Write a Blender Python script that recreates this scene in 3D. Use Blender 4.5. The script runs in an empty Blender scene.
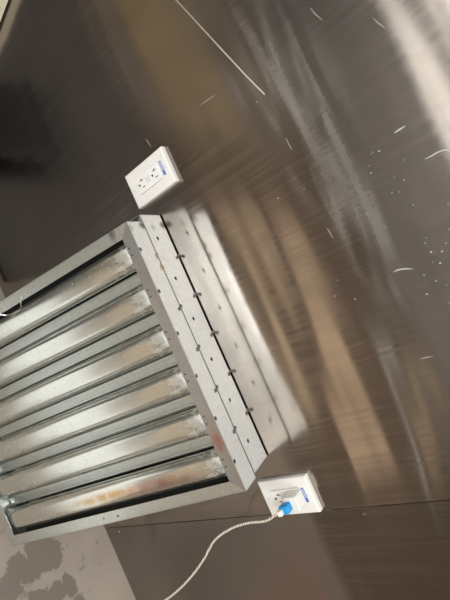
import bpy, bmesh, math, random
from mathutils import Vector, Matrix
C = bpy.context.scene.collection
random.seed(7)

# ---------------------------------------------------------------- camera
cam_d = bpy.data.cameras.new('camera'); cam = bpy.data.objects.new('camera', cam_d); C.objects.link(cam)
cam_d.sensor_fit = 'HORIZONTAL'; cam_d.sensor_width = 36.0; cam_d.lens = 36.0 * 455.158 / 450.0
cam_d.clip_start = 0.02
rows = ((0.40894039, 0.55490033, 0.72490906),      # camera right
        (0.9120397, -0.22169095, -0.34525739),     # camera down
        (-0.03086455, 0.80182709, -0.59608242))    # camera forward
R = Matrix(((rows[0][0], -rows[1][0], -rows[2][0]),
            (rows[0][1], -rows[1][1], -rows[2][1]),
            (rows[0][2], -rows[1][2], -rows[2][2])))
cam.matrix_world = Matrix.Translation((0, -0.7243, 1.2798)) @ R.to_4x4()
bpy.context.scene.camera = cam

# ---------------------------------------------------------------- sky, lights, exposure
w = bpy.data.worlds.new('world'); bpy.context.scene.world = w; w.use_nodes = True
bg = w.node_tree.nodes['Background']; bg.inputs[0].default_value = (1.0, 0.98, 0.94, 1); bg.inputs[1].default_value = 2.8

def area(name, loc, rot, sx, sy, power, col):
    d = bpy.data.lights.new(name, 'AREA'); d.shape = 'RECTANGLE'; d.size = sx; d.size_y = sy
    d.energy = power; d.color = col
    o = bpy.data.objects.new(name, d); C.objects.link(o); o.location = loc; o.rotation_euler = rot
    return o
area('added_ceiling_light', (-0.15, -1.95, 2.62), (0, 0, 0), 1.15, 0.28, 72, (0.94, 0.975, 1.0))  # added lamp with no known source, main light of the room
area('added_ceiling_light', (1.75, -1.5, 2.62), (0, 0, 0), 1.15, 0.28, 34, (1.0, 0.94, 0.86))  # second added lamp, a warmer fill from the right

vs = bpy.context.scene.view_settings
vs.view_transform = 'Standard'; vs.look = 'None'; vs.gamma = 1.0; vs.exposure = 0.0
vs.use_curve_mapping = False

# ---------------------------------------------------------------- node helpers
class NT:
    def __init__(s, name):
        s.m = bpy.data.materials.new(name); s.m.use_nodes = True
        s.t = s.m.node_tree; s.b = s.t.nodes['Principled BSDF']
    def n(s, typ, **k):
        nd = s.t.nodes.new(typ)
        for a, v in k.items():
            if a.startswith('i_'):
                key = a[2:]; key = int(key) if key.isdigit() else key.replace('_', ' ')
                s.put(nd.inputs[key], v)
            else: setattr(nd, a, v)
        return nd
    def put(s, inp, v):
        if isinstance(v, bpy.types.NodeSocket): s.t.links.new(v, inp)
        else: inp.default_value = v
    def co(s, kind='Object', scale=(1, 1, 1), rot=(0, 0, 0), loc=(0, 0, 0)):
        c = s.n('ShaderNodeTexCoord'); m = s.n('ShaderNodeMapping')
        s.t.links.new(c.outputs[kind], m.inputs['Vector'])
        m.inputs['Scale'].default_value = scale; m.inputs['Rotation'].default_value = rot; m.inputs['Location'].default_value = loc
        return m.outputs[0]
    def noise(s, vec, scale=5, detail=4, rough=.5, dist=0):
        nd = s.n('ShaderNodeTexNoise'); s.put(nd.inputs['Vector'], vec)
        nd.inputs['Scale'].default_value = scale; nd.inputs['Detail'].default_value = detail
        nd.inputs['Roughness'].default_value = rough; nd.inputs['Distortion'].default_value = dist
        return nd.outputs['Fac']
    def ramp(s, fac, lo, hi, a=0.0, b=1.0):
        nd = s.n('ShaderNodeMapRange'); s.put(nd.inputs['Value'], fac)
        nd.interpolation_type = 'SMOOTHSTEP'
        for k, v in (('From Min', lo), ('From Max', hi), ('To Min', a), ('To Max', b)): nd.inputs[k].default_value = v
        return nd.outputs[0]
    def math(s, op, a, b=0.0, clamp=False):
        nd = s.n('ShaderNodeMath'); nd.operation = op; nd.use_clamp = clamp
        s.put(nd.inputs[0], a); s.put(nd.inputs[1], b); return nd.outputs[0]
    def mix(s, f, a, b):
        nd = s.n('ShaderNodeMix'); nd.data_type = 'RGBA'
        s.put(nd.inputs[0], f)
        for i, v in ((6, a), (7, b)):
            if isinstance(v, tuple): v = (v + (1,))[:4]
            s.put(nd.inputs[i], v)
        return nd.outputs[2]
    def blob(s, vec, c, r):
        """1 inside an ellipse of radii r about c, soft edge"""
        a = s.n('ShaderNodeVectorMath'); a.operation = 'SUBTRACT'; s.put(a.inputs[0], vec); a.inputs[1].default_value = c
        d = s.n('ShaderNodeVectorMath'); d.operation = 'DIVIDE'; s.put(d.inputs[0], a.outputs[0]); d.inputs[1].default_value = r
        l = s.n('ShaderNodeVectorMath'); l.operation = 'LENGTH'; s.put(l.inputs[0], d.outputs[0])
        return s.ramp(l.outputs['Value'], 1.0, 0.2)
    def set(s, **k):
        for a, v in k.items():
            key = a.replace('_', ' ')
            if isinstance(v, tuple) and len(v) == 3 and key in ('Base Color',): v = v + (1,)
            s.put(s.b.inputs[key], v)
        return s
    def bump(s, h, strength, dist, normal=None):
        nd = s.n('ShaderNodeBump'); s.put(nd.inputs['Height'], h)
        nd.inputs['Strength'].default_value = strength; nd.inputs['Distance'].default_value = dist
        if normal: s.t.links.new(normal, nd.inputs['Normal'])
        return nd.outputs[0]

def plain(name, col, rough=.5, metal=0.0, **k):
    t = NT(name); t.set(Base_Color=col, Roughness=rough, Metallic=metal, **k); return t.m

# ---------------------------------------------------------------- materials
def steel_wall_mat(name, base, tint):
    t = NT(name)
    p = t.co()
    grain = t.noise(t.co(scale=(150, 1, 3.0)), 1, 2, .5)            # fine vertical brush lines
    film = t.noise(t.co(scale=(2.2, 1, 1.5), rot=(0, .25, 0)), 1.4, 4, .55, .6)
    col = t.mix(t.ramp(film, .3, .72), base, tint)
    col = t.mix(t.ramp(grain, .4, .8, 0, .10), col, tuple(min(1, c * 1.5) for c in base))
    # wiped grease smears, pale cloudy arcs left by a cloth
    sm = t.noise(t.co(scale=(5.5, 1, 34), rot=(0, .32, 0)), 1, 1.6, .5, .35)
    area_m = t.math('MAXIMUM', t.blob(p, (-.27, 0, 1.035), (.26, 1, .10)), t.blob(p, (-.09, 0, 1.05), (.26, 1, .07)))
    area_m = t.math('MAXIMUM', area_m, t.blob(p, (-.34, 0, .955), (.07, 1, .035)))
    smear = t.math('MULTIPLY', t.ramp(sm, .36, .74), area_m)
    col = t.mix(t.math('MULTIPLY', smear, .40), col, (.52, .51, .50))
    rough = t.math('ADD', t.ramp(film, .3, .75, .13, .21), t.math('MULTIPLY', smear, .22))
    rough = t.math('ADD', rough, t.ramp(grain, .3, .8, -.02, .05))
    wave = t.noise(t.co(scale=(.8, 1, 6.0), rot=(0, .10, 0)), 1, 2.0, .4)
    nrm = t.bump(wave, .60, .012)
    nrm = t.bump(grain, .014, .0004, nrm)
    tg = t.n('ShaderNodeTangent'); tg.direction_type = 'UV_MAP'
    t.set(Base_Color=col, Metallic=t.math('SUBTRACT', 1.0, t.math('MULTIPLY', smear, .35)), Roughness=rough, Anisotropic=.85, Normal=nrm, Tangent=tg.outputs[0])
    return t.m
M = {}
M['wall_steel'] = steel_wall_mat('brushed_stainless', (.40, .36, .325), (.31, .275, .245))
M['wall_steel2'] = steel_wall_mat('brushed_stainless_side', (.34, .31, .29), (.28, .255, .24))

def galv(name, base=(.60, .61, .60), rough=.33, metal=1.0, scuff=False, stain=None, seed=0.0):
    t = NT(name)
    v = t.n('ShaderNodeTexVoronoi'); v.inputs['Scale'].default_value = 320
    t.put(v.inputs['Vector'], t.co(loc=(seed, 0, 0)))
    spang = t.n('ShaderNodeSeparateColor'); t.put(spang.inputs[0], v.outputs['Color'])
    lo = tuple(c * .93 for c in base); hi = tuple(min(1, c * 1.05) for c in base)
    col = t.mix(spang.outputs[0], lo, hi)
    blot = t.noise(t.co(scale=(6, 6, 2.2), loc=(seed, 0, seed)), 1.5, 4, .6)
    col = t.mix(t.ramp(blot, .5, .78, 0, .5), col, tuple(c * .74 for c in base))
    r = t.ramp(blot, .3, .8, rough - .06, rough + .1)
    metal0 = metal
    if scuff:
        p = t.co()
        sep = t.n('ShaderNodeSeparateXYZ'); t.put(sep.inputs[0], p)
        endm = t.ramp(sep.outputs['Z'], .585, .655)
        sp = t.noise(t.co(scale=(1, 1, .45)), 95, 3, .6)
        mk = t.math('MULTIPLY', endm, t.ramp(sp, .44, .70, 0, .5))
        few = t.ramp(t.noise(p, 130, 1, .4), .76, .80, 0, .6)
        mk = t.math('MAXIMUM', mk, few)
        col = t.mix(mk, col, (.58, .55, .48)); r = t.math('ADD', r, t.math('MULTIPLY', mk, .3))
        metal = t.math('SUBTRACT', 1.0, t.math('MULTIPLY', mk, .8))
    if stain:
        p = t.co()
        for c, rad, cc, amt in stain:
            jit = t.noise(p, 40, 2, .6)
            col = t.mix(t.math('MULTIPLY', t.blob(p, c, rad), t.ramp(jit, .3, .6, .5 * amt, amt)), col, cc)
    nrm = t.bump(t.noise(t.co(scale=(60, 60, 14), loc=(0, 0, seed)), 1, 2, .5), .12, .001)
    t.set(Base_Color=col, Metallic=metal, Roughness=r, Normal=nrm)
    return t.m
M['frame'] = galv('galvanised_frame', (.60, .615, .575), .38, metal=.9, stain=[((-.222, -.05, .650), (.02, .02, .012), (.16, .14, .12), .9)])
M['lit_topface'] = galv('galvanised_top_lit', (.90, .92, .90), .36, metal=.5,  # paler copy of the channel metal, overhead light put into its colour
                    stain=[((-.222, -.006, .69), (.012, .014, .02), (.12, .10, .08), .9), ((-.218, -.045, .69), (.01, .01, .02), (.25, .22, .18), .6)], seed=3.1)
M['flange'] = galv('galvanised_flange_shaded', (.50, .505, .50), .34, metal=.95, stain=[((.203, -.0505, .680), (.032, .02, .016), (.52, .14, .09), .6)])  # darker copy of the same metal, front shade put into its colour
M['baffle'] = galv('galvanised_baffle', (.73, .75, .71), .24, scuff=True, seed=1.3)
M['baffle_hot'] = galv('galvanised_baffle_tarnished', (.73, .74, .69), .24, scuff=True, seed=2.2,
                    stain=[((0, -.014, .36), (.016, .03, .16), (.50, .30, .10), .85), ((.004, -.014, .50), (.02, .03, .14), (.45, .18, .13), .7)])
M['rear_baffle'] = galv('galvanised_rear_baffle', (.62, .65, .62), .42, seed=5.0)
M['bolt'] = plain('zinc_rivet', (.42, .41, .40), .35, 1.0)
M['dark_rivet'] = plain('dark_rivet', (.06, .055, .05), .5, .6)
M['clip'] = plain('dull_clip', (.20, .19, .18), .5, .8)
M['rust'] = plain('rusty_weld', (.36, .25, .16), .7, .3)
M['crease'] = plain('crease_glint', (.90, .80, .68), .32, 1.0)  # the folded sheet's glint is put into this cream colour
M['gap_shade'] = plain('black_gap_shade', (.018, .017, .016), .6, .0)  # near-black colour stands in for shade inside the channels and gaps
M['wire'] = plain('bright_wire', (.72, .71, .68), .28, 1.0)

t = NT('grey_concrete')
p = t.co()
cl = t.noise(p, 2.5, 6, .6)
col = t.mix(t.ramp(cl, .3, .75), (.245, .205, .165), (.32, .275, .23))
fine = t.noise(p, 90, 3, .6)
col = t.mix(t.ramp(fine, .35, .7, 0, .25), col, (.30, .26, .22))
M['stain_src'] = None
blobs = None
for c, r in [((x, y, 0), (1.45 * a, 1.45 * b_, 1)) for x, y, a, b_ in ((.345, -.195, .038, .030), (.390, -.165, .045, .032), (.385, -.225, .036, .040), (.355, -.245, .030, .03), (.395, -.285, .04, .035), (.485, -.152, .036, .018), (.475, -.190, .028, .030), (.470, -.235, .040, .040), (.535, -.148, .02, .02))]:
    b = t.blob(p, c, r); blobs = b if blobs is None else t.math('MAXIMUM', blobs, b)
edge = t.noise(p, 24, 6, .75)
wet = t.ramp(t.math('ADD', blobs, t.math('MULTIPLY', t.math('SUBTRACT', edge, .5), 3.2)), .30, .52)
col = t.mix(t.math('MULTIPLY', wet, .75), col, (.12, .098, .08))
t.set(Base_Color=col, Roughness=t.math('SUBTRACT', .78, t.math('MULTIPLY', wet, .25)), Normal=t.bump(fine, .15, .002))
M['floor'] = t.m
def painted(name, c1, c2, rough=.7):
    t = NT(name); n = t.noise(t.co(), 3, 4, .6); t.set(Base_Color=t.mix(n, c1, c2), Roughness=rough); return t.m
M['paint'] = painted('grey_plaster', (.42, .41, .40), (.50, .485, .47))
M['ceiling'] = painted('ceiling_paint', (.50, .48, .45), (.58, .56, .52))
M['white_band'] = painted('white_sill_paint', (.62, .62, .62), (.74, .74, .73), .5)
M['card'] = painted('brown_cardboard', (.48, .37, .25), (.64, .52, .37), .8)
M['plank2'] = painted('light_tan_wood', (.50, .38, .26), (.66, .51, .36), .7)
M['carpet'] = painted('dark_brown_carpet', (.10, .075, .055), (.15, .11, .08), .9)
M['foam'] = painted('white_foam', (.82, .82, .80), (.90, .90, .88), .7)
M['card2'] = painted('reddish_hardboard', (.26, .17, .13), (.36, .25, .19), .7)
M['wood'] = painted('brown_plywood', (.30, .23, .13), (.40, .31, .18), .6)
M['black'] = plain('black_rubber', (.012, .012, .013), .6)
M['mat'] = painted('grey_rubber', (.075, .07, .063), (.11, .10, .09), .8)
M['hole'] = plain('black_gap', (.01, .01, .01), .9)
M['white'] = plain('white_plastic', (.80, .78, .74), .32)
M['white2'] = plain('white_receptacle', (.84, .82, .79), .28)
M['grey_btn'] = plain('grey_button', (.66, .65, .63), .4)
M['blue'] = plain('blue_plastic', (.01, .30, .68), .35)
M['label_blue'] = plain('blue_label', (.06, .16, .52), .5)
M['label_white'] = plain('label_print', (.75, .78, .85), .5)
M['slot'] = plain('slot_dark', (.05, .035, .03), .7)
M['scratch'] = plain('pale_scratch', (.42, .40, .37), .6)
M['cream'] = plain('cream_plastic', (.78, .72, .58), .5)
t = NT('braided_cord'); vec = t.co()
wv = t.n('ShaderNodeTexWave'); wv.bands_direction = 'DIAGONAL'; wv.inputs['Scale'].default_value = 95; wv.inputs['Distortion'].default_value = 3
t.put(wv.inputs['Vector'], vec)
t.set(Base_Color=t.mix(t.ramp(wv.outputs['Fac'], .2, .6), (.36, .28, .20), (.80, .74, .66)), Roughness=.6)
M['cord'] = t.m
t = NT('added_lamp_diffuser'); t.set(Base_Color=(.9, .9, .88), Emission_Color=(1, .96, .9, 1), Emission_Strength=6.0); M['lamp'] = t.m  # glow of the added ceiling lamps
t = NT('window_glass'); t.set(Base_Color=(1, 1, 1), Roughness=.02, Transmission_Weight=1.0, IOR=1.05); M['glass'] = t.m

# ---------------------------------------------------------------- mesh helpers
def obj(name, bm, mat, parent=None, smooth=False, uv=None):
    me = bpy.data.meshes.new(name)
    bmesh.ops.recalc_face_normals(bm, faces=bm.faces)
    bm.to_mesh(me); bm.free()
    for m in (mat if isinstance(mat, (list, tuple)) else [mat]): me.materials.append(m)
    if smooth:
        for p in me.polygons: p.use_smooth = True
        try: me.set_sharp_from_angle(angle=math.radians(40))
        except Exception: pass
    if uv:
        l = me.uv_layers.new(name='UVMap')
        for lp in me.loops:
            co = me.vertices[lp.vertex_index].co; l.data[lp.index].uv = (co[uv[0]], co[uv[1]])
    o = bpy.data.objects.new(name, me); C.objects.link(o)
    if parent: o.parent = parent
    return o
def tag(o, label=None, cat=None, group=None, kind=None):
    if label: o['label'] = label
    if cat: o['category'] = cat
    if group: o['group'] = group
    if kind: o['kind'] = kind
    return o
def empty(name, loc, rot=(0, 0, 0), **k):
    o = bpy.data.objects.new(name, None); o.empty_display_size = .05; C.objects.link(o); o.location = loc; o.rotation_euler = rot
    return tag(o, **k)
def box(bm, x0, x1, y0, y1, z0, z1, bev=0.0, seg=2):
    r = bmesh.ops.create_cube(bm, size=1)
    vs_ = r['verts']
    for v in vs_:
        v.co = Vector((x0 + (v.co.x + .5) * (x1 - x0), y0 + (v.co.y + .5) * (y1 - y0), z0 + (v.co.z + .5) * (z1 - z0)))
    if bev:
        es = list({e for v in vs_ for e in v.link_edges})
        bmesh.ops.bevel(bm, geom=es, offset=bev, segments=seg, affect='EDGES', profile=.6)
    return bm
def cyl(bm, c, axis, r, h, seg=12, r2=None):
    q = Vector(axis).to_track_quat('Z', 'Y').to_matrix().to_4x4()
    bmesh.ops.create_cone(bm, cap_ends=True, segments=seg, radius1=r, radius2=r if r2 is None else r2, depth=h,
                          matrix=Matrix.Translation(c) @ q)
    return bm
def plate(bm, outline, holes, to3, thick, nrm):
    """flat sheet with real round holes; outline and holes in 2D, to3 maps 2D to 3D, thickness along nrm"""
    edges = []
    def loop(pts):
        vs_ = [bm.verts.new(to3(*p)) for p in pts]
        for i in range(len(vs_)): edges.append(bm.edges.new((vs_[i], vs_[(i + 1) % len(vs_)])))
    loop(outline)
    for (cx, cy, r) in holes:
        loop([(cx + r * math.cos(a * math.pi / 5), cy + r * math.sin(a * math.pi / 5)) for a in range(10)])
    g = bmesh.ops.triangle_fill(bm, edges=edges, use_beauty=True, use_dissolve=False)
    faces = [f for f in g['geom'] if isinstance(f, bmesh.types.BMFace)]
    ex = bmesh.ops.extrude_face_region(bm, geom=faces)
    for v in ex['geom']:
        if isinstance(v, bmesh.types.BMVert): v.co += Vector(nrm) * thick
def tube(bm, pts, r, seg=8, sub=6):
    P = [Vector(p) for p in pts]; out = []
    for i in range(len(P) - 1):
        p0 = P[max(i - 1, 0)]; p1 = P[i]; p2 = P[i + 1]; p3 = P[min(i + 2, len(P) - 1)]
        for k in range(sub):
            t_ = k / sub
            out.append(.5 * ((2 * p1) + (p2 - p0) * t_ + (2 * p0 - 5 * p1 + 4 * p2 - p3) * t_ ** 2 + (3 * p1 - p0 - 3 * p2 + p3) * t_ ** 3))
    out.append(P[-1]); rings = []; ref = None
    for i, c in enumerate(out):
        d = (out[min(i + 1, len(out) - 1)] - out[max(i - 1, 0)]).normalized()
        if ref is None: ref = d.orthogonal().normalized()
        ref = (ref - d * ref.dot(d)).normalized(); s = d.cross(ref)
        rings.append([bm.verts.new(c + r * (math.cos(2 * math.pi * k / seg) * ref + math.sin(2 * math.pi * k / seg) * s)) for k in range(seg)])
    for a, b in zip(rings, rings[1:]):
        for k in range(seg): bm.faces.new((a[k], a[(k + 1) % seg], b[(k + 1) % seg], b[k]))
    bm.faces.new(rings[0][::-1]); bm.faces.new(rings[-1])
    return bm
def B(): return bmesh.new()

# ---------------------------------------------------------------- the setting
SEAM = 0.4235
o = obj('floor', box(B(), -3.2, 3.2, -3.3, .02, -.05, 0), M['floor']); tag(o, kind='structure')
o = obj('ceiling', box(B(), -3.2, 3.2, -3.3, .02, 2.7, 2.75), M['ceiling']); tag(o, kind='structure')
wl = obj('wall_back', box(B(), -3.2, 3.2, .006, .06, 0, 2.7), M['paint']); tag(wl, kind='structure')
def sheet(x0, x1, z0, z1, y0, mat):
    bm = B(); box(bm, x0, x1, y0, y0 + .0025, z0, z1, .0008, 1)
    o = obj('trim_1', bm, mat, None, uv=(0, 2)); tag(o, kind='structure'); return o
sh1 = sheet(-3.0, SEAM - .0006, .001, 2.6, 0.0, M['wall_steel']); sh1.name = 'trim_1'
sh2 = sheet(SEAM + .0010, 3.0, .001, 2.6, 0.0012, M['wall_steel2']); sh2.name = 'trim_2'
# screws along the seam, joined to the sheets
def screw_head(loc, parent, r=.0028, mat='bolt'):
    bm = B(); cyl(bm, (loc[0], loc[1] - .0006, loc[2]), (0, -1, 0), r, .0016, 12, r * .7)
    return obj('screw', bm, M[mat], parent, smooth=True)
for z in (.063, .831, 1.6, 2.3): screw_head((SEAM + .014, .0014, z), sh2)

# scratches and paint splashes on the sheet: thin dried marks
def mark(bm, pts, wd):
    P = [Vector((p[0], -.0003, p[1])) for p in pts]
    L_ = []
    for i, c in enumerate(P):
        d = (P[min(i + 1, len(P) - 1)] - P[max(i - 1, 0)]).normalized(); s = Vector((-d.z, 0, d.x))
        k = wd * (.35 if i in (0, len(P) - 1) else 1)
        L_.append((bm.verts.new(c + s * k), bm.verts.new(c - s * k)))
    for a, b in zip(L_, L_[1:]): bm.faces.new((a[0], a[1], b[1], b[0]))
SCR = [([(-0.3713, 0.8718), (-0.369, .89), (-0.3669, 0.908)], .0005), ([(-0.3922, 0.7256), (-.383, .7276), (-0.3722, 0.7289)], .0007), ([(-0.1421, 1.1466), (-.1424, 1.155), (-0.1426, 1.1636)], .0016),
       ([(-0.0869, 1.1689), (-.0865, 1.178), (-0.0869, 1.1874), (-.0855, 1.195), (-0.0821, 1.2006)], .0012), ([(-0.228, 0.9946), (-.216, .9945), (-0.2054, 0.9954)], .0006),
       ([(0.0454, 1.0616), (.0452, 1.069), (0.0463, 1.0759), (.049, 1.084), (0.0526, 1.0907)], .0012), ([(-0.0629, 0.9942), (-.053, .9955), (-0.0436, 0.9964)], .0007),
       ([(-0.3731, 1.1144), (-.36, 1.1175), (-0.3461, 1.1226)], .0006), ([(-0.2995, 1.185), (-.288, 1.1885), (-0.2771, 1.1932)], .0006), ([(0.1881, 1.0431), (.188, 1.053), (0.189, 1.0633)], .0007)]
DOTS = [(-0.0652, 1.1093), (-0.1325, 1.1055), (-0.1336, 1.1093), (-0.1303, 1.1176), (-0.1927, 1.0876), (-0.155, 1.2023), (0.0171, 1.1258), (0.0391, 1.1239), (0.0438, 1.1381), (0.0446, 1.1363), (0.0671, 1.1014), (0.0818, 1.1132), (0.0924, 1.1235), (0.119, 1.1168), (0.059, 1.1288), (0.0955, 1.0938), (-0.0148, 1.1711), (0.0184, 1.1587), (0.0352, 1.1474), (-0.1181, 1.0956), (-0.1072, 1.094), (-0.0851, 1.1213), (-0.0618, 1.1188), (-0.1002, 1.1435), (-0.0352, 1.1288), (-0.0742, 1.132), (-0.3682, 1.026), (-0.3082, 0.9746), (-0.2481, 1.0291), (-0.1483, 0.9364), (-0.1387, 0.9861), (0.0463, 0.9571), (0.0227, 0.9723), (-0.0539, 1.0627), (0.0633, 0.9871), (0.0234, 1.1217), (0.0539, 1.1206)]
bm = B()
for pts, wd in SCR: mark(bm, pts, wd)
for (x, z) in DOTS:
    r = random.uniform(.0006, .0015); a0 = random.random()
    vs_ = [bm.verts.new((x + r * random.uniform(.6, 1.2) * math.cos(a0 + k * math.pi / 3), -.0003, z + 1.3 * r * random.uniform(.6, 1.2) * math.sin(a0 + k * math.pi / 3))) for k in range(6)]
    bm.faces.new(vs_)
cr = B()
tube(cr, [(-.80, .0010, .836), (-.66, .0004, .882), (-.55, .0002, .916), (-.44, .0003, .950), (-.36, .0008, .975), (-.31, .0014, .992)], .0018, 8, 6)
obj('raised_crease', cr, M['crease'], sh1, smooth=True)
sm = obj('paint_splatter', bm, M['scratch'], sh1); tag(sm, kind='stuff')

# the rest of the room, seen only in the reflections of the steel
def wall(name, *a):
    o = obj(name, box(B(), *a), M['paint']); return tag(o, kind='structure')
wall('wall_left', -3.25, -3.2, -3.3, .02, 0, 2.7)
wall('wall_right', 3.2, 3.25, -3.3, .02, 0, 2.7)
WX0, WX1, WZ0, WZ1 = -3.0, .9, .98, 2.1
bm = B()
box(bm, -3.2, 3.2, -3.3, -3.2, 0, WZ0 - .1); box(bm, -3.2, 3.2, -3.3, -3.2, WZ1, 2.7)
box(bm, -3.2, WX0, -3.3, -3.2, WZ0 - .1, WZ1); box(bm, WX1, 3.2, -3.3, -3.2, WZ0 - .1, WZ1)
o = obj('wall_front', bm, M['paint']); tag(o, kind='structure')
o = obj('window_sill', box(B(), -3.2, 3.2, -3.2, -3.17, WZ0 - .10, WZ0 + .04, .004), M['white_band'])
bm = B()
for x in (WX0, (WX0 * 2 + WX1) / 3, (WX0 + 2 * WX1) / 3, WX1): box(bm, x - .02, x + .02, -3.28, -3.22, WZ0, WZ1)
box(bm, WX0, WX1, -3.28, -3.22, WZ0, WZ0 + .03); box(bm, WX0, WX1, -3.28, -3.22, WZ1 - .03, WZ1)
wf = obj('window_1', bm, M['white_band']); tag(wf, kind='structure'); o.parent = wf
obj('window_glass', box(B(), WX0 + .02, WX1 - .02, -3.253, -3.249, WZ0 + .03, WZ1 - .03), M['glass'], wf)

tr = empty('plastic_trunking', (-.748, -.012, 0), (0, math.radians(-13), 0), label='cream plastic trunking leaning on the steel wall, at the top left corner of the photo', cat='trunking')
obj('side_wall', box(B(), -.011, 0, -.012, .008, 0, 1.5, .001), M['cream'], tr)
obj('side_wall', box(B(), -.034, -.019, -.012, .008, 0, 1.5, .001), M['cream'], tr)
obj('channel_base', box(B(), -.019, -.011, .004, .008, 0, 1.5), M['black'], tr)

# ---------------------------------------------------------------- baffle grease filters
PITCH = .0843
def baffle_bm(hw, depth, z0, z1, up=True, n=24, crush=True):
    """channel cross-section with its crown toward -Y; the crown dips where the ends are riveted under the frame"""
    bm = B(); rings = []
    zs = [z0, z0 + .006, z0 + .016, z0 + .035] + [z0 + .035 + (z1 - z0 - .07) * k / 6 for k in range(1, 6)] + [z1 - .035, z1 - .016, z1 - .006, z1]
    for z in zs:
        e = min(z - z0, z1 - z); s = 1.0
        if crush: s = .45 + .55 * min(1, e / .026) ** .6
        ring = []
        for k in range(n + 1):
            a = math.pi * k / n
            c_, s_ = math.cos(a), math.sin(a)
            P_ = ((1, 0), (.97, .25), (.90, .50), (.70, .80), (.58, .92), (.45, .97), (0, 1.0))
            tt = 1 - abs(1 - 2 * k / n); f_ = tt * 6; i_ = min(5, int(f_)); g_ = f_ - i_
            ax = P_[i_][0] * (1 - g_) + P_[i_ + 1][0] * g_; ay = P_[i_][1] * (1 - g_) + P_[i_ + 1][1] * g_
            x = -hw * ax if k <= n / 2 else hw * ax
            y = -depth * s * ay
            ring.append(bm.verts.new((x, y if up else -y, z)))
        # returned lips
        l = bm.verts.new((-hw + .006, (.004 if up else -.004), z)); r = bm.verts.new((hw - .006, (.004 if up else -.004), z))
        rings.append([l] + ring + [r])
    for a, b in zip(rings, rings[1:]):
        for k in range(len(a) - 1): bm.faces.new((a[k], a[k + 1], b[k + 1], b[k]))
    bm.normal_update()
    return bm
def solid(o, th):
    m = o.modifiers.new('thickness', 'SOLIDIFY'); m.thickness = th; m.offset = -1; return o

def make_filter(root, x0, x1, L, t, f_holes, r_clips, mats, fhy, holes_r=.0034):
    FL = .0245; s = .0012; cx = (x0 + x1) / 2
    def ch(name, kind, mat):
        bm = B()
        front = (lambda a, b: Vector((a, -t, b))); 
        if kind == 'top': outline = [(x0, L), (x1, L), (x1 - FL, L - FL), (x0 + FL, L - FL)]
        elif kind == 'bottom': outline = [(x0, 0), (x1, 0), (x1 - FL, FL), (x0 + FL, FL)]
        elif kind == 'left': outline = [(x0, 0), (x0, L), (x0 + FL, L - FL), (x0 + FL, FL)]
        else: outline = [(x1, 0), (x1, L), (x1 - FL, L - FL), (x1 - FL, FL)]
        holes = []
        if kind == 'right': holes = [(x1 - .013, .332, .0022), (x1 - .012, .354, .0012), (x1 - .0115, .374, .0025)]
        if kind == 'left': holes = [(x0 + .016, .298, .0022), (x0 + .014, .335, .0012), (x0 + .014, .383, .0022)]
        plate(bm, outline, holes, front, s, (0, 1, 0))
        for f_ in bm.faces: f_.material_index = 1 if kind == 'top' else (2 if t > .06 else 0)  # rear filter's side flanges take the painted gap shade
        old = set(bm.faces)
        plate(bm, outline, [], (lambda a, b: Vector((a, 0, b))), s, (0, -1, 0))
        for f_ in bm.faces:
            if f_ not in old: f_.material_index = 2  # rear flanges coloured black as gap shade
        if kind == 'top':
            plate(bm, [(x0, -t), (x1, -t), (x1, 0), (x0, 0)], f_holes, (lambda a, b: Vector((a, b, L))), s, (0, 0, -1))
        elif kind == 'bottom': box(bm, x0, x1, -t, 0, 0, s)
        elif kind == 'left': box(bm, x0, x0 + s, -t, 0, 0, L)
        else: box(bm, x1 - s, x1, -t, 0, 0, L)
        # folded inner lip
        o = obj(name, bm, [mat[0], mat[1], M['gap_shade']], root); return o
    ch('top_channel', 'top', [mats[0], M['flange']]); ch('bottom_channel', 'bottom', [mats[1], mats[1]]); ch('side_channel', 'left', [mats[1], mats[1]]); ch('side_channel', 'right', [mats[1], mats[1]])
    base = x0 + .0567
    for k in range(6):
        bm = baffle_bm(.0275, .019, .012, L - .014)
        bmesh.ops.translate(bm, verts=bm.verts, vec=(0, 0, 0))
        o = obj('front_baffle', bm, M['baffle_hot'] if k == 5 else M['baffle'], root, smooth=True); o.location = (base + k * PITCH, -t + .0215, 0); solid(o, .0008)
        for dx in (-.010, .010):
            for zz in (L - .0185,):
                b2 = B(); cyl(b2, (base + k * PITCH + dx * .7 - .004, -t - .0006, zz), (0, -1, 0), .0017, .0014, 10, .0012)
                obj('rivet', b2, M['dark_rivet'], o).location = (-(base + k * PITCH), t - .0215, 0)
    for k in range(0, 5):
        bm = baffle_bm(.0125 if 0 <= k < 5 else .008, .008, .003, L - .003, up=False, crush=False)
        o = obj('rear_baffle', bm, M['rear_baffle'], root, smooth=True)
        xx = base + (k + .5) * PITCH
        if k == -1: xx = x0 + .016
        if k == 5: xx = x1 - .016
        o.location = (xx, -.020 if t > .06 else -.0195, 0); solid(o, .0008)
    for (x, y, big) in r_clips:
        bm = B()
        if big:
            for q in range(14):
                rr = random.uniform(.0016, .0032)
                bmesh.ops.create_icosphere(bm, subdivisions=1, radius=rr, matrix=Matrix.Translation((x + random.uniform(-.004, .004), y + random.uniform(-.003, .003), L + .0005)))
            obj('weld_bead', bm, M['rust'], root, smooth=True)
        else:
            cyl(bm, (x - .0025, y + .0055, L + .0012), (0, 0, 1), .0034, .003, 10, .0026); cyl(bm, (x + .0025, y - .0050, L + .0012), (0, 0, 1), .0034, .003, 10, .0026)
            box(bm, x - .0018, x + .0018, y - .005, y + .005, L + .0004, L + .0020)
            obj('rivet', bm, M['clip'], root, smooth=True)

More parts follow.
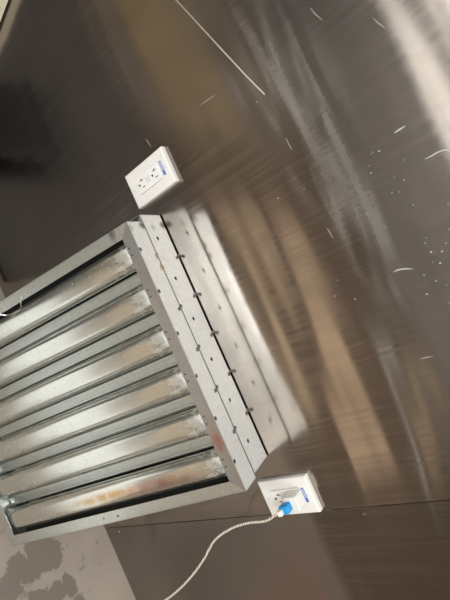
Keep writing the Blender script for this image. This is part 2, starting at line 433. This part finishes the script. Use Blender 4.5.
TH = .1827; LF = .6918; TB, TF = .0715, .0497
Y0 = -.1285
u = Vector((0, math.sin(TH), math.cos(TH))); mo = Vector((0, -math.cos(TH), math.sin(TH)))
rear = empty('grease_filter', (0, Y0, 0), (-TH, 0, 0), label='galvanised baffle filter standing against the steel wall, behind the front one', cat='filter', group='baffle grease filters')
fh = [(-.1941 + .0872 * k, -.0445, .0044) for k in range(6)]
cl = [(-.1506 + .087 * k, .0, False) for k in range(5)]
make_filter(rear, -.2455, .2965, LF - .001, TB, fh, [(x, -.0035, b) for x, y, b in cl], (M['lit_topface'], M['frame']), 0)
front = empty('grease_filter', tuple(Vector((0, Y0, 0)) + mo * (TB + .0032)), (-TH, 0, 0), label='galvanised baffle filter with six ridges, front one of the pair, nearest the camera', cat='filter', group='baffle grease filters')
fh = [(-.1743 + PITCH * k, -.0440, .0044) for k in range(6)]
cl = [(-.1578, -.003, True), (-.1344, -.003, True)] + [(-.049 + .0845 * k, -.003, False) for k in range(4)]
make_filter(front, -.2307, .3033, LF, TF, fh, cl, (M['lit_topface'], M['frame']), 0)
# wire bail handle through the left flange
bm = B(); xh = -.2150; yf = -TF
tube(bm, [(xh - .001, yf + .006, .385), (xh - .001, yf - .004, .383), (xh + .006, yf - .010, .378), (xh + .016, yf - .006, .366), (xh + .021, yf + .004, .350), (xh + .021, yf + .006, .325), (xh + .018, yf + .002, .305), (xh + .010, yf - .008, .297), (xh + .001, yf - .004, .298), (xh + .001, yf + .006, .298)], .0012)
obj('wire_handle', bm, M['wire'], front, smooth=True)

# ---------------------------------------------------------------- outlets
def outlet(loc, label, plugged):
    r = empty('wall_outlet', loc, label=label, cat='outlet', group='white outlets on the steel wall')
    W_, H_ = .0755, .1185; D_ = .0060
    # cover plate: bevelled slab with an opening for the receptacle
    bm = B(); rw, rh = .0172, .0342
    outl = [(-W_ / 2, -H_ / 2), (W_ / 2, -H_ / 2), (W_ / 2, H_ / 2), (-W_ / 2, H_ / 2)]
    n = lambda a: a
    rings = []
    for (dx, y) in ((0, D_), (0, -.0042), (-.0012, -.0056), (-.0035, -.0063)):
        rings.append([bm.verts.new((sx * (W_ / 2 + dx), y, sz * (H_ / 2 + dx))) for sx, sz in ((-1, -1), (1, -1), (1, 1), (-1, 1))])
    for (hx, hz, y) in ((rw + .0012, rh + .0012, -.0063), (rw, rh, -.0056), (rw, rh, 0)):
        rings.append([bm.verts.new((sx * hx, y, sz * hz)) for sx, sz in ((-1, -1), (1, -1), (1, 1), (-1, 1))])
    for a, b in zip(rings, rings[1:]):
        for k in range(4): bm.faces.new((a[k], a[(k + 1) % 4], b[(k + 1) % 4], b[k]))
    obj('cover_plate', bm, M['white'], r)
    bm = B(); box(bm, -rw + .0005, rw - .0005, -.0082, 0, -rh + .0005, rh - .0005, .0009)
    rc = obj('receptacle', bm, M['white2'], r)
    for sgn in (1, -1):
        zc = sgn * .0205
        sl = B()
        box(sl, -.0078, -.0060, -.0084, -.0080, zc - .003, zc + .0070); box(sl, -.0105, -.0060, -.0084, -.0080, zc + .0012, zc + .0030)   # T slot
        box(sl, .0062, .0080, -.0084, -.0080, zc - .0018, zc + .0058)
        cyl(sl, (0, -.0082, zc - .0075), (0, -1, 0), .0026, .0004, 12)
        obj('socket_slots', sl, M['slot'], rc)
    for zz in (.0036, -.0036):
        b2 = B(); box(b2, -.006, .006, -.0092, -.0080, zz - .0022, zz + .0022, .0004); obj('button', b2, M['grey_btn'], rc)
    for zz in (.0485, -.0485):
        b2 = B(); cyl(b2, (0, -.0066, zz), (0, -1, 0), .0028, .0012, 14, .0022); box(b2, -.0022, .0022, -.0075, -.0070, zz - .0004, zz + .0004)
        obj('screw', b2, M['grey_btn'], r)
    b2 = B(); box(b2, -.0155, .0145, -.0066, -.0062, .0395, .0455)
    lb = obj('label_strip', b2, M['label_blue'], r)
    b3 = B(); x = -.0135
    while x < .004:
        wdt = random.uniform(.0008, .0018); box(b3, x, x + wdt, -.0068, -.0065, .0412, .0442); x += wdt + .0007
    obj('label_print', b3, M['label_white'], lb)
    return r
outlet((-.3167, -.0064, .7004), 'white duplex outlet with both sockets empty, on the steel above the filter\'s left corner', False)
outlet((.3819, -.0064, .6919), 'white duplex outlet with a charger plugged in, on the steel by the filter\'s right corner', True)

# charger with blue connector, and its cord
ch = empty('charger_plug', (.3815, -.0150, .716), label='white cube charger with blue connector in the outlet by the seam', cat='charger')
obj('body', box(B(), -.0145, .0145, -.029, 0, -.0125, .0175, .0028, 3), M['white'], ch, smooth=True)
bm = B(); box(bm, -.0075, .0085, -.047, -.029, -.016, .0035, .003, 3)
bc = obj('connector', bm, M['blue'], ch, smooth=True); tag(bc, 'blue connector')
obj('strain_relief', box(B(), -.0045, .0065, -.057, -.047, -.0165, -.006, .0025, 3), M['white'], ch, smooth=True)
bm = B()
tube(bm, [(.3820, -.0655, .704), (.385, -.069, .692), (.394, -.070, .664), (.393, -.075, .621), (.400, -.080, .575), (.419, -.088, .525), (.457, -.095, .476), (.499, -.105, .409), (.536, -.12, .326), (.57, -.15, .20), (.60, -.20, .08), (.66, -.27, .012), (.75, -.34, .0034), (.95, -.42, .0034)], .0024, 10, 8)
cd = obj('charging_cord', bm, M['cord'], smooth=True); tag(cd, 'white and brown braided cord hanging from the charger down to the floor', 'cord')

# ---------------------------------------------------------------- made-up things out of view, added to band the steel's reflection
def slab(name, x0, x1, y0, y1, z0, z1, mat, label, cat, bev=.004, rot=0, parts=None):
    cx, cy = (x0 + x1) / 2, (y0 + y1) / 2
    o = obj(name, box(B(), x0 - cx, x1 - cx, y0 - cy, y1 - cy, 0, z1 - z0, bev), mat); o.location = (cx, cy, z0); o.rotation_euler = (0, 0, rot)
    return tag(o, label, cat)
slab('added_mat', -2.0, -.36, -1.0, -.02, 0, .008, M['mat'], 'added unseen dark grey mat on the floor, mirrored at the left of the steel', 'mat')  # unseen mat, added to darken the left of the steel
slab('carpet', -.95, 2.6, -3.05, -.98, 0, .006, M['carpet'], 'added unseen dark brown carpet across the floor, mirrored in the right half of the steel', 'carpet')  # unseen carpet, added as dark ground between the mirrored bands
slab('added_foam_sheet', -.34, .50, -.86, -.47, 0, .010, M['foam'], 'added unseen white foam sheet on the floor, mirrored right beside the filters', 'foam sheet')  # unseen pale sheet, added to brighten the ridges and nearby steel
slab('added_hardboard', .99, 2.1, -.80, -.36, 0, .006, M['card2'], 'added unseen reddish brown hardboard sheet on the floor, mirrored below the seam', 'hardboard', rot=.05)  # unseen sheet, added for brown reflections in ridges and lower steel
def plank(p, q, wd, mat, label, z1=.03):  # unseen planks, made up so the steel mirrors brown streaks
    L_ = math.hypot(q[0] - p[0], q[1] - p[1]); cx, cy = (p[0] + q[0]) / 2, (p[1] + q[1]) / 2
    o = slab('added_plank', cx - L_ / 2, cx + L_ / 2, cy - wd / 2, cy + wd / 2, .0062, z1, mat, label, 'plank', .004, math.atan2(q[1] - p[1], q[0] - p[0])); o['group'] = 'added planks on the carpet'
plank((-.50, -1.42), (.62, -1.14), .22, M['card'], 'added olive tan plank on the carpet, mirrored nearest the filters')
plank((-.42, -1.93), (1.12, -1.50), .30, M['plank2'], 'added wide light tan plank on the carpet, mirrored as the brightest brown band')
plank((.50, -2.62), (1.62, -2.18), .07, M['foam'], 'added narrow white painted plank on the carpet, mirrored as a thin pale streak')
plank((.95, -2.92), (1.75, -2.62), .26, M['card'], 'added tan plank on the carpet furthest from the steel wall')
slab('added_plywood', -2.4, -1.0, -1.75, -1.1, 0, .02, M['wood'], 'added unseen plywood sheet on the floor, mirrored at the top left of the steel', 'plywood', rot=-.1)  # unseen sheet, added for the brown tone at the steel's upper left
slab('added_bin', -1.0, -.70, -.34, -.08, 0.008, .13, M['black'], 'added unseen low black bin on the dark mat, mirrored at the left edge of the steel', 'bin', .02)  # unseen box, added to blacken the steel's left edge
lamps = [(-.15, -1.95), (1.75, -1.5)]  # unseen fittings made up around the two added ceiling lights
for i, (x, y) in enumerate(lamps):
    r = empty('added_ceiling_lamp', (x, y, 2.7), label=('added unseen ceiling tube lamp nearer the window, over the middle of the room' if i == 0 else 'added unseen ceiling tube lamp toward the right wall'), cat='lamp', group='added ceiling lamps')
    obj('housing', box(B(), -.62, .62, -.16, .16, -.05, 0, .005), M['white_band'], r)
    obj('diffuser', box(B(), -.58, .58, -.14, .14, -.06, -.05, .003), M['lamp'], r)
